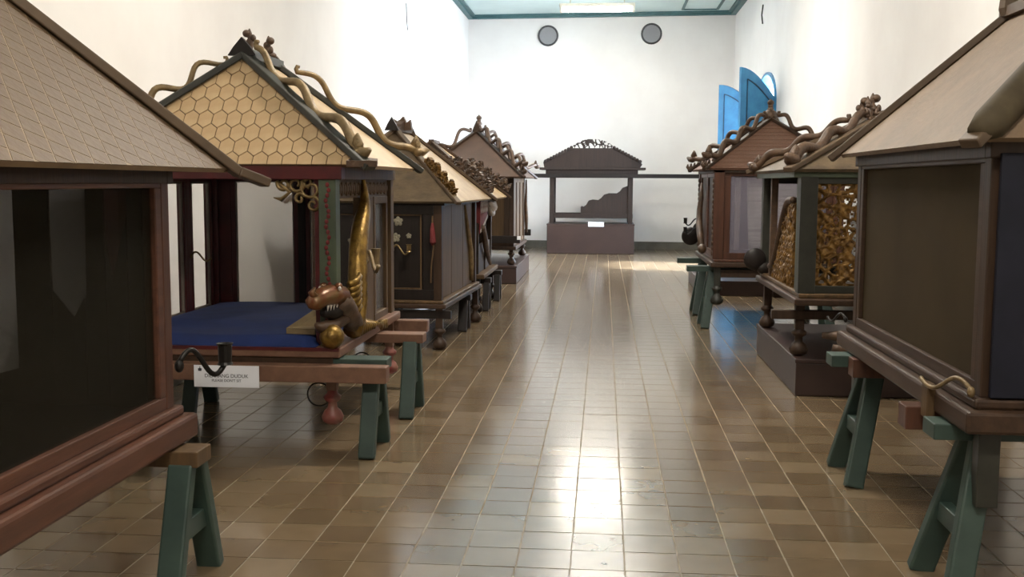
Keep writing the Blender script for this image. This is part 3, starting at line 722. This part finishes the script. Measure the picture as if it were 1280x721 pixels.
part(R3_, 'carved_serpent', 'bronze', lambda b: b.tube([(.55, .35, 1.18), (.555, .42, 1.05), (.56, .50, .9), (.56, .62, .74), (.56, .66, .6), (.56, .66, .44)], [.012, .018, .022, .026, .024, .02], 8), smooth=True)
eave_beam(R3_, -.60, .60, -.89, .86, 1.205, 1.25, 'blackwood')
fc, pn = hip_roof(R3_, -.71, .71, -.95, .98, 1.24, 0, -.12, .42, 1.86, 'p3roof', 'p3side', 'tanedge', (.05, .03), .02)
gable_cap(R3_, (-.02, -.20, 1.86), .13, .12, 'blackwood', depth=.03); gable_cap(R3_, (0, .44, 1.86), .10, .09, 'darkwood')
part(R3_, 'ridge_crown', 'brownnaga', lambda b: [b.slab([(-.10, .08, 1.875), (.10, .08, 1.875), (.085, .08, 1.97), (.05, .08, 1.94), (.02, .08, 2.0), (-.03, .08, 1.95), (-.08, .08, 1.98)], (0, .06, 0)), b.slab([(-.03, -.1, 1.875), (-.03, .4, 1.875), (-.03, .3, 1.93), (-.03, .12, 1.97), (-.03, -.05, 1.92)], (.06, 0, 0))])
def hip_scroll(root, m, a, c, h, seed):
    """pierced scroll plate standing on a hip rib, from a down to c"""
    a, c = Vector(a), Vector(c); d = c-a; L = d.length; d.normalize(); hor = Vector((d.y, -d.x, 0)).normalized(); up = hor.cross(d)
    if up.z < 0: up = -up
    bb = openwork(L, h, int(L/.008), int(h/.008), int(L*h/.0011), seed, .03, .34, .12, relief=.008, inside=lambda x, z: z < h*(.45+.55*abs(math.sin(x*24)))*min(1, .5+x*4))
    o = bb.build('hip_scrollwork', m, root); y = up.cross(d)
    F = Matrix((d, y, up)).transposed().to_4x4(); F.translation = a+up*.02-y*.015; o.matrix_basis = F
hip_scroll(R3_, 'goldcarve', (.36, -.55, 1.56), (.68, -.90, 1.26), 0.1, 31)
hip_scroll(R3_, 'brownnaga', (.25, .65, 1.62), (.68, .95, 1.26), 0.09, 32)
trestle(-2.5, -1.24, 9.9, .342, 'dark low trestle under the flower-inlaid dark palanquin', m='blackwood', spread=.13, inset=.07)

# ------------------------------------------------------------------ palanquin with red diamond fringe
R4 = thing('palanquin', 'brown palanquin with red and white diamond fringe, partly hidden by the flower-inlaid one', 'palanquin', (-1.93, 12.0, 0))
bx(R4, 'base_board', 'browngrey', -.64, .66, -.75, .72, .36, .41, bevel=.01)
for sx in (-.58, .58):
    for sy in (-.70, .66): turned_leg(R4, sx, sy, 0, .36, 'blackwood', .06)
for sx in (-.56, .56):
    for sy in (-.66, .0, .62): bx(R4, 'post', 'darkwood', sx-.03, sx+.03, sy-.03, sy+.03, .41, 1.22)
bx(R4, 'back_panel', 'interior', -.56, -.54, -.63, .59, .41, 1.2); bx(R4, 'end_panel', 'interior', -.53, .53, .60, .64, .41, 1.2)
bx(R4, 'low_panel', 'darkwood_h', .55, .575, -.63, .59, .41, .72)
part(R4, 'serpent_rail', 'brownnaga', lambda b: [b.tube([(.62, -.60, .86), (.62, -.5, .9), (.62, -.35, .78), (.62, -.2, .66), (.62, .0, .56), (.62, .2, .46)], [.015, .03, .035, .032, .03, .02], 8), b.blob((.62, -.60, .90), (.04, .05, .04))], smooth=True)
def fringe(b):
    b.slab([(.60, -.72, 1.22), (.60, .0, 1.22), (.60, .0, 1.0), (.60, -.36, .92), (.60, -.72, .85)], (.012, 0, 0))
fg = part(R4, 'fringe', 'redcloth', fringe)
def diamonds(b):
    for k in range(7):
        y = -.70+k*.1
        for (p, q) in (((y, 1.13), (y+.05, 1.19)), ((y+.05, 1.19), (y+.1, 1.13)), ((y+.1, 1.13), (y+.05, 1.07)), ((y+.05, 1.07), (y, 1.13))):
            b.bar((.614, p[0], p[1]), (.614, q[0], q[1]), .014, .006, up=(1, 0, 0))
    b.bar((.614, -.72, .87), (.614, -.36, .94), .03, .006, up=(1, 0, 0)); b.bar((.614, -.36, .94), (.614, 0, 1.02), .03, .006, up=(1, 0, 0))
part(fg, 'fringe_diamond', 'whitecloth', diamonds)
part(R4, 'front_fringe', 'redcloth', lambda b: b.slab([(-.6, -.70, 1.22), (.6, -.70, 1.22), (.6, -.70, .96), (0, -.70, 1.06), (-.6, -.70, .96)], (0, .012, 0)))
part(R4, 'cloth_swag', 'whitecloth', lambda b: [b.tube([(.62, .05, 1.17), (.63, .2, 1.12), (.63, .42, 1.11), (.62, .62, 1.16)], [.03, .055, .055, .03], 10), b.tube([(.62, .05, 1.12), (.625, .22, 1.04), (.625, .44, 1.03), (.62, .6, 1.09)], [.02, .03, .03, .02], 8)], smooth=True)
eave_beam(R4, -.62, .62, -.72, .68, 1.19, 1.235, 'darkwood')
fc, pn = hip_roof(R4, -.76, .76, -.85, .80, 1.23, 0, -.2, .2, 1.84, 'p3roof', 'p3side', 'brownnaga', (.05, .03), .02)
hip_scroll(R4, 'brownnaga', (.28, -.42, 1.62), (.74, -.82, 1.27), 0.11, 33)
hip_scroll(R4, 'brownnaga', (.28, .42, 1.62), (.76, .78, 1.27), 0.13, 34)
trestle(-2.5, -1.22, 11.5, .357, 'dark low trestle under the diamond-fringed palanquin, nearer its white cloth swag end', m='blackwood', spread=.12, inset=.05, w=.07)
trestle(-2.5, -1.20, 12.50, .357, 'dark low trestle under the diamond-fringed palanquin, beside a maroon plinth', m='blackwood', spread=.12, inset=.05, w=.07)

# ------------------------------------------------------------------ plinths
def plinth(x0, x1, y0, y1, h, label):
    root = thing('plinth', label, 'plinth', ((x0+x1)/2, (y0+y1)/2, 0)); hx, hy = (x1-x0)/2, (y1-y0)/2
    bx(root, 'body', 'plinth', -hx, hx, -hy, hy, .003, h-.03, bevel=.006); bx(root, 'top_slab', 'plinth', -hx-.006, hx+.006, -hy-.006, hy+.006, h-.03, h, bevel=.006)
    return root
plinth(-2.52, -1.19, 14.5, 17.0, .25, 'low maroon plinth under the brown palanquin with wavy roof serpents')
plinth(1.28, 2.5, 7.03, 8.82, .25, 'low maroon plinth under the palanquin with gilded openwork panels')
plinth(1.22, 2.45, 13.3, 15.2, .19, 'low bare dark plinth on the floor by the wall, near the blue doors')
plinth(-1.117, .606, 20.92, 22.1, .59, 'tall maroon plinth against the back wall carrying the open bench palanquin')

# ------------------------------------------------------------------ brown palanquin with wavy serpents
R5 = thing('palanquin', 'brown palanquin with looping serpents along its roof hips on a maroon plinth', 'palanquin', (-1.85, 15.7, 0))
bx(R5, 'base_board', 'darkwood_h', -.64, .64, -1.05, 1.05, .46, .51, bevel=.01)
for sx in (-.57, .57):
    for sy in (-.98, .98): turned_leg(R5, sx, sy, .25, .46, 'darkwood', .06)
for sx in (-.57, .57):
    for sy in (-.98, .98): bx(R5, 'corner_post', 'darkwood', sx-.035, sx+.035, sy-.035, sy+.035, .51, 1.47)
panelled(R5, 'y', -.98, .04, -.535, .535, .51, 1.46, .07, 'darkwood', 'browngrey', 'end_panel')
for (a, c) in ((-.945, -.33), (-.31, .31), (.33, .945)):
    panelled(R5, 'x', .575, .04, a, c, .51, 1.46, .06, 'browngrey', 'browngrey', 'side_panel')
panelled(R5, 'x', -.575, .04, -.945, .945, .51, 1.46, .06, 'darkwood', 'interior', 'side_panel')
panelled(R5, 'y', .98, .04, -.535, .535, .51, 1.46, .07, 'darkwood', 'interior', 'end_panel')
bx(R5, 'carry_beam', 'blackwood', -.70, .70, -1.12, -1.06, .56, .66); bx(R5, 'carry_beam', 'blackwood', -.70, .70, 1.06, 1.12, .56, .66)
bx(R5, 'beam_tag', 'paper', .66, .71, -1.126, -1.12, .61, .66, bevel=0)
part(R5, 'side_serpent', 'brownnaga', lambda b: b.tube([(.63, .95, 1.44), (.64, .86, 1.25), (.64, .80, 1.05), (.64, .9, .85), (.64, .95, .62)], [.012, .02, .026, .03, .02], 8), smooth=True)
fc, pn = hip_roof(R5, -.74, .74, -1.3, 1.25, 1.48, 0, -.32, .25, 2.13, 'p5roof', 'p5roof', 'darkwood', (.06, .035), .022)
naga(R5, (.06, -.40, 2.08), (.72, -1.24, 1.52), .13, 3.4, .022, .028, 'brownnaga', phase=1.0)
naga(R5, (-.06, -.40, 2.08), (-.72, -1.24, 1.52), .13, 2.4, .022, .028, 'brownnaga', phase=1.0)
naga(R5, (.06, .36, 2.08), (.72, 1.2, 1.52), .13, 3.4, .022, .028, 'brownnaga', phase=1.0)
naga(R5, (.10, -.36, 2.06), (.74, -1.20, 1.52), .13, 3.4, .018, .024, 'brownnaga', phase=4.1)
gable_cap(R5, (0, -.36, 2.13), .13, .16, 'darkwood'); figure(R5, (.02, -.22, 2.14), .24, 'brownnaga'); figure(R5, (.0, .15, 2.14), .16, 'brownnaga')

# ------------------------------------------------------------------ open bench palanquin at the back wall
R6 = thing('bench_palanquin', 'open dark wooden bench palanquin with crested roof and long carrying pole', 'palanquin', (-.255, 21.45, 0))
for sx in (-.775, .78):
    for sy in (-.36, .36): bx(R6, 'post', 'p6wood', sx-.045, sx+.045, sy-.04, sy+.04, .592, 1.50)
for sy in (-.36, .36):
    bx(R6, 'seat_rail', 'p6wood', -.82, .83, sy-.035, sy+.035, .70, .79)
bx(R6, 'seat_board', 'p6wood', -.73, .735, -.325, .325, .735, .76)
prof = [(-.20, .79), (-.20, .93), (-.16, .91), (-.10, .95), (-.05, 1.04), (.03, 1.06), (.14, 1.05), (.20, 1.09), (.26, 1.16), (.36, 1.19), (.52, 1.19), (.58, 1.23), (.63, 1.30), (.735, 1.34), (.735, .79)]
part(R6, 'carved_back', 'p6wood', lambda b: b.slab([(x, .36, z) for x, z in prof], (0, -.035, 0)))
part(R6, 'carved_back', 'p6wood', lambda b: b.slab([(x, -.33, z) for x, z in prof], (0, -.03, 0)))
for sy in (-.44, .44): bx(R6, 'carrying_pole', 'blackwood', -1.75, 2.3, sy-.035, sy+.035, 1.50, 1.575)
bx(R6, 'roof_beam', 'p6wood', -.90, .92, -.40, .40, 1.575, 1.655)
bx(R6, 'eave_board', 'p6wood', -1.02, 1.07, -.46, .46, 1.655, 1.70)
rp = [(-.93, 1.70), (-.95, 1.80), (-.90, 1.86), (-.78, 1.90), (-.66, 1.97), (-.50, 2.03), (-.38, 2.08), (.43, 2.08), (.56, 2.03), (.72, 1.97), (.84, 1.89), (.95, 1.83), (1.0, 1.76), (.96, 1.70)]
part(R6, 'roof_shell', 'p6wood', lambda b: b.slab([(x, -.40, z) for x, z in rp[::-1]], (0, .80, 0)))
for s in (-1, 1):
    part(R6, 'scalloped_edge', 'p6wood', lambda b: [b.blob((.025+s*(.42+.057*k), -.40, 2.09-.030*k), (.035, .03, .035), 8, 5) for k in range(10)])
cr = openwork(.84, .18, 60, 16, 30, 5, .03, .25, 0, inside=lambda x, z: z < .18*math.sin(math.pi*min(max(x/.84, 0), 1))**.6+.004)
o = cr.build('crest', 'p6wood', R6); place(o, (-.395, -.40, 2.075))
tag(bx(None, 'label_card', 'paper', -.30, .01, 20.895, 20.906, .54, .63, bevel=0), 'small blank white label card on the tall plinth at the back wall', 'label')

# ------------------------------------------------------------------ red-brown palanquin with curtained window
R7 = thing('palanquin', 'red-brown palanquin with curtained glass end and serpent-edged roof on trestles near blue doors', 'palanquin', (1.66, 11.1, 0))
bx(R7, 'base_board', 'darkwood_h', -.63, .63, -.90, .87, .60, .65, bevel=.01)
bx(R7, 'base_moulding', 'redwood_h', -.60, .60, -.86, .83, .65, .675, bevel=.008)
bx(R7, 'skirt_rail', 'darkwood', -.55, .60, -.84, -.78, .50, .575)
for sx in (-.56, .56):
    for sy in (-.82, .80): turned_leg(R7, sx, sy, .235, .60, 'darkgreen', .06)
for sx in (-.56, .56):
    for sy in (-.78, .76):
        p = bx(R7, 'corner_post', 'redwood', sx-.05, sx+.05, sy-.05, sy+.05, .675, 1.53)
        part(p, 'post_carving', 'brownnaga', lambda b: [b.blob((sx-.052*(1 if sx < 0 else -1), sy, .73+.05*k), (.012, .03, .026), 7, 5) for k in range(15)])
panelled(R7, 'y', -.78, .045, -.51, .51, .675, 1.53, .06, 'redwood', 'lavender', 'glass_pane', .006, 'window_frame')
drape(R7, -.40, -.34, -.39, -.35, -.70, .76, 1.46, 'whitecloth', 0); 
drape(R7, -.28, .42, -.25, .40, -.68, .76, 1.46, 'lavender_cloth' if 'lavender_cloth' in M else 'curtain', 1.0)
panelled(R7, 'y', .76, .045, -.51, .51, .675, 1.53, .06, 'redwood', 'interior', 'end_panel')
for (a, c) in ((-.73, -.02), (0, .71)):
    panelled(R7, 'x', -.575, .045, a, c, .675, 1.53, .07, 'redwood_h', 'darkwood', 'side_panel')
    panelled(R7, 'x', .575, .045, a, c, .675, 1.53, .07, 'redwood_h', 'interior', 'side_panel')
part(R7, 'side_serpent', 'brownnaga', lambda b: [b.tube([(-.63, .25, 1.40), (-.64, .15, 1.25), (-.65, .22, 1.12), (-.66, .10, .98), (-.66, -.05, .86), (-.66, -.2, .74)], [.012, .025, .03, .035, .035, .03], 9), b.blob((-.66, -.28, .74), (.045, .07, .05))], smooth=True)
part(R7, 'scroll_wing', 'blackwood', lambda b: [b.blob((-.70, .68, .82), (.10, .04, .10), 16, 12), b.blob((-.62, .68, .90), (.06, .035, .07), 14, 10)], smooth=True)
part(R7, 'scroll_wing', 'brownnaga', lambda b: [b.blob((.32, -.86, .76), (.12, .04, .085), 16, 12), b.blob((.44, -.86, .72), (.07, .035, .06), 14, 10)], smooth=True)
for k in (0, 1):
    sconce(R7, (-.62, .55, .98-.10*k), (-1, .1, 0), .15, 'iron')
eave_beam(R7, -.62, .62, -.83, .82, 1.50, 1.555, 'darkwood')
fc, pn = hip_roof(R7, -.68, .68, -.86, .84, 1.545, 0, -.20, .2, 2.04, 'p7roof', 'p7roof', 'darkwood', (.05, .03), .022)
# rows of small shingles on the roof end facing the aisle of the hall
sq = [(-.028, -.03), (.028, -.03), (.028, .03), (-.028, .03)]
shingles(pn[0], fc[0], [(i*.06+(.03 if j % 2 else 0), j*.063, sq) for i in range(-1, 25) for j in range(0, 15)], .003, 'p7roof', 'shingle', tilt=.02)
for (sx, sy, ry) in ((-1, -1, -.22), (1, -1, -.22), (-1, 1, .22), (1, 1, .22)):
    naga(R7, (sx*.05, ry, 2.02), (sx*.64, sy*.82, 1.58), .075, 3.2, .02, .028, 'brownnaga', phase=1.5)
    part(R7, 'corner_ornament', 'brownnaga', lambda b: [b.tube([(sx*(.60+.035*k), sy*(.78+.03*k), 1.57-.008*k), (sx*(.63+.035*k), sy*(.80+.03*k), 1.60-.006*k), (sx*(.625+.035*k), sy*(.80+.03*k), 1.635-.008*k)], [.022, .018, .008], 7) for k in range(4)], smooth=True)
figure(R7, (0, -.16, 2.05), .20, 'brownnaga'); part(R7, 'finial_base', 'brownnaga', lambda b: b.lathe([(.06, 2.03), (.075, 2.07), (.06, 2.12), (.03, 2.14)], (0, -.16, 0), 12), smooth=True)
trestle(.82, 2.36, 10.46, .597, 'green trestle under the window end of the red-brown curtained palanquin', inset=.17, sx=.08)
trestle(.80, 2.36, 11.54, .597, 'green trestle under the far end of the red-brown curtained palanquin, toward the blue doors', inset=.20, sx=.08)

# ------------------------------------------------------------------ palanquin with gilded openwork
R8 = thing('palanquin', 'dark green palanquin with gilded openwork panels on a low maroon plinth', 'palanquin', (1.85, 7.85, 0))
bx(R8, 'base_board', 'darkwood_h', -.61, .61, -.93, .86, .615, .66, bevel=.01)
bx(R8, 'base_moulding', 'browngrey', -.58, .58, -.90, .83, .66, .69, bevel=.008)
bx(R8, 'skirt_rail', 'darkwood', -.72, .60, -.72, -.66, .50, .56)
bx(R8, 'skirt_rail', 'darkwood', -.50, .50, .62, .68, .50, .56)
for sx in (-.53, .53):
    for sy in (-.67, .72): turned_leg(R8, sx, sy, .25, .615, 'darkwood', .06)
for (sx, sy) in ((-.53, -.83), (.53, -.83), (-.53, .76), (.53, .76)):
    bx(R8, 'corner_post', 'darkgreen', sx-.055, sx+.055, sy-.05, sy+.05, .69, 1.45)
bx(R8, 'mid_post', 'greenpost', -.56, -.50, -.70, -.60, .69, 1.45); bx(R8, 'mid_post', 'brownnaga', -.57, -.52, .40, .46, .69, 1.45)
for z0, z1 in ((.69, .74), (1.40, 1.45)):
    bx(R8, 'end_rail', 'darkgreen', -.475, .475, -.86, -.80, z0, z1); bx(R8, 'end_rail', 'darkgreen', -.475, .475, .73, .79, z0, z1)
ow = openwork(.95, .66, 130, 92, 190, 11, .02, .36, .13)
o = ow.build('gilded_panel', 'goldcarve', R8); place(o, (-.475, -.84, .74))
wing = lambda x, z: z < .10+.56*max(0, min(1, (x-.02)/.5))**.8 if x < .5 else True
ow = openwork(.95, .60, 90, 60, 120, 23, .02, .42, .3, inside=lambda x, z: z < .06+.52*(.5+.5*math.sin(math.pi*(min(max(x/.8, 0), 1)-.5)))+.02*math.sin(x*30))
o = ow.build('gilded_wing', 'goldcarve', R8); place(o, (-.555, .42, .69), -math.pi/2)
part(R8, 'wing_edge', 'brownnaga', lambda b: b.tube([(-.565, .42-.95*k/20, .69+.08+.52*(.5+.5*math.sin(math.pi*(min(max(.95*k/20/.8, 0), 1)-.5)))) for k in range(21)], .024, 8), smooth=True)
bx(R8, 'inner_board', 'blackwood', -.515, -.505, -.60, .40, .69, .80)
part(R8, 'scroll_wing', 'blackwood', lambda b: [b.blob((-.64, .70, .80), (.09, .035, .09), 16, 12), b.blob((-.57, .70, .73), (.06, .03, .05), 14, 10)], smooth=True)
part(R8, 'scroll_foot', 'brownnaga', lambda b: b.tube([(-.42, -.88, .42), (-.30, -.92, .42), (-.22, -.92, .38), (-.26, -.92, .32), (-.36, -.92, .34)], [.02, .04, .05, .045, .03], 10), smooth=True)
eave_beam(R8, -.63, .63, -.88, .80, 1.44, 1.495, 'greenpost')
fc, pn = hip_roof(R8, -.65, .65, -.92, .84, 1.495, 0, -.30, .22, 1.83, 'p3roof', 'p3roof', 'tanedge', (.07, .035), .022)
naga(R8, (-.02, -.26, 1.83), (-.62, -.86, 1.51), .06, 2.6, .026, .036, 'brownnaga', phase=1.2)
naga(R8, (-.04, .24, 1.83), (-.62, .78, 1.51), .045, 2.8, .022, .032, 'brownnaga', phase=1.2)
naga(R8, (.02, -.26, 1.83), (.62, -.86, 1.51), .06, 2.6, .026, .036, 'brownnaga', phase=1.2)
for k, (x, y, h) in enumerate(((0, -.24, .19), (0, -.10, .18), (.0, .06, .17), (-.03, -.32, .12))): figure(R8, (x, y, 1.84), h, 'brownnaga', lean=(-1)**k)

# ------------------------------------------------------------------ navy-ended palanquin with brown net side
R9 = thing('palanquin', 'palanquin with navy end, brown net side and plain dusty tan roof', 'palanquin', (1.85, 4.40, 0))
net_palanquin(R9, .62, -.96, .96, .60, .675, 1.535, None, -1, 'darkwood', 'darkwood_h', 'net2', 'darkwood')
bx(R9, 'end_stile', 'navy', -.60, -.34, -.925, -.905, .715, 1.50, bevel=.003); bx(R9, 'end_stile', 'navy', .34, .60, -.925, -.905, .715, 1.50, bevel=.003)
bx(R9, 'end_rail', 'navy', -.34, .34, -.925, -.905, .715, .80, bevel=.003); bx(R9, 'end_rail', 'navy', -.34, .34, -.925, -.905, 1.44, 1.50, bevel=.003)
fc, pn = hip_roof(R9, -.69, .69, -.98, .98, 1.545, 0, -.55, .72, 2.17, 'tan2', 'tan2', 'tanedge', (.075, .035), .022)
part(R9, 'hip_cover', 'hipolive', lambda b: b.tube([(-.03, -.565, 2.155), (-.36, -.78, 1.87), (-.66, -.965, 1.585), (-.71, -1.0, 1.56)], [.05, .055, .055, .03], 12), smooth=True)
part(R9, 'ridge_block', 'tanedge', lambda b: b.lathe([(.055, 2.165), (.065, 2.20), (.06, 2.25), (.03, 2.27)], (0, .70, 0), 10))
bx(R9, 'cross_beam', 'redwood', -.75, .66, -.53, -.43, .515, .60); bx(R9, 'cross_beam', 'redwood', -.70, .66, .50, .60, .515, .60)
for sx in (-.58, .58):
    for sy in (-.86, .86): bx(R9, 'leg', 'darkgreen', sx-.035, sx+.035, sy-.03, sy+.03, .34, .60)
bx(R9, 'ledge_block', 'browngrey', -.705, -.675, -.62, -.55, .575, .70)
sconce(R9, (-.645, -.88, .725), (-.22, 1, 0), .32, 'bronze', cup=False, amp=.10, rt=.025)
sconce(R9, (-.645, .93, .73), (-.3, 1, 0), .18, 'iron', cup=False, amp=.14, rt=.035)
trestle(1.08, 2.60, 5.09, .597, 'green trestle under the navy-ended net palanquin, next to a maroon plinth', inset=.09, sx=.12)
trestle(1.12, 2.60, 3.67, .597, 'green trestle under the navy end of the brown net palanquin', inset=.05, sx=.12)
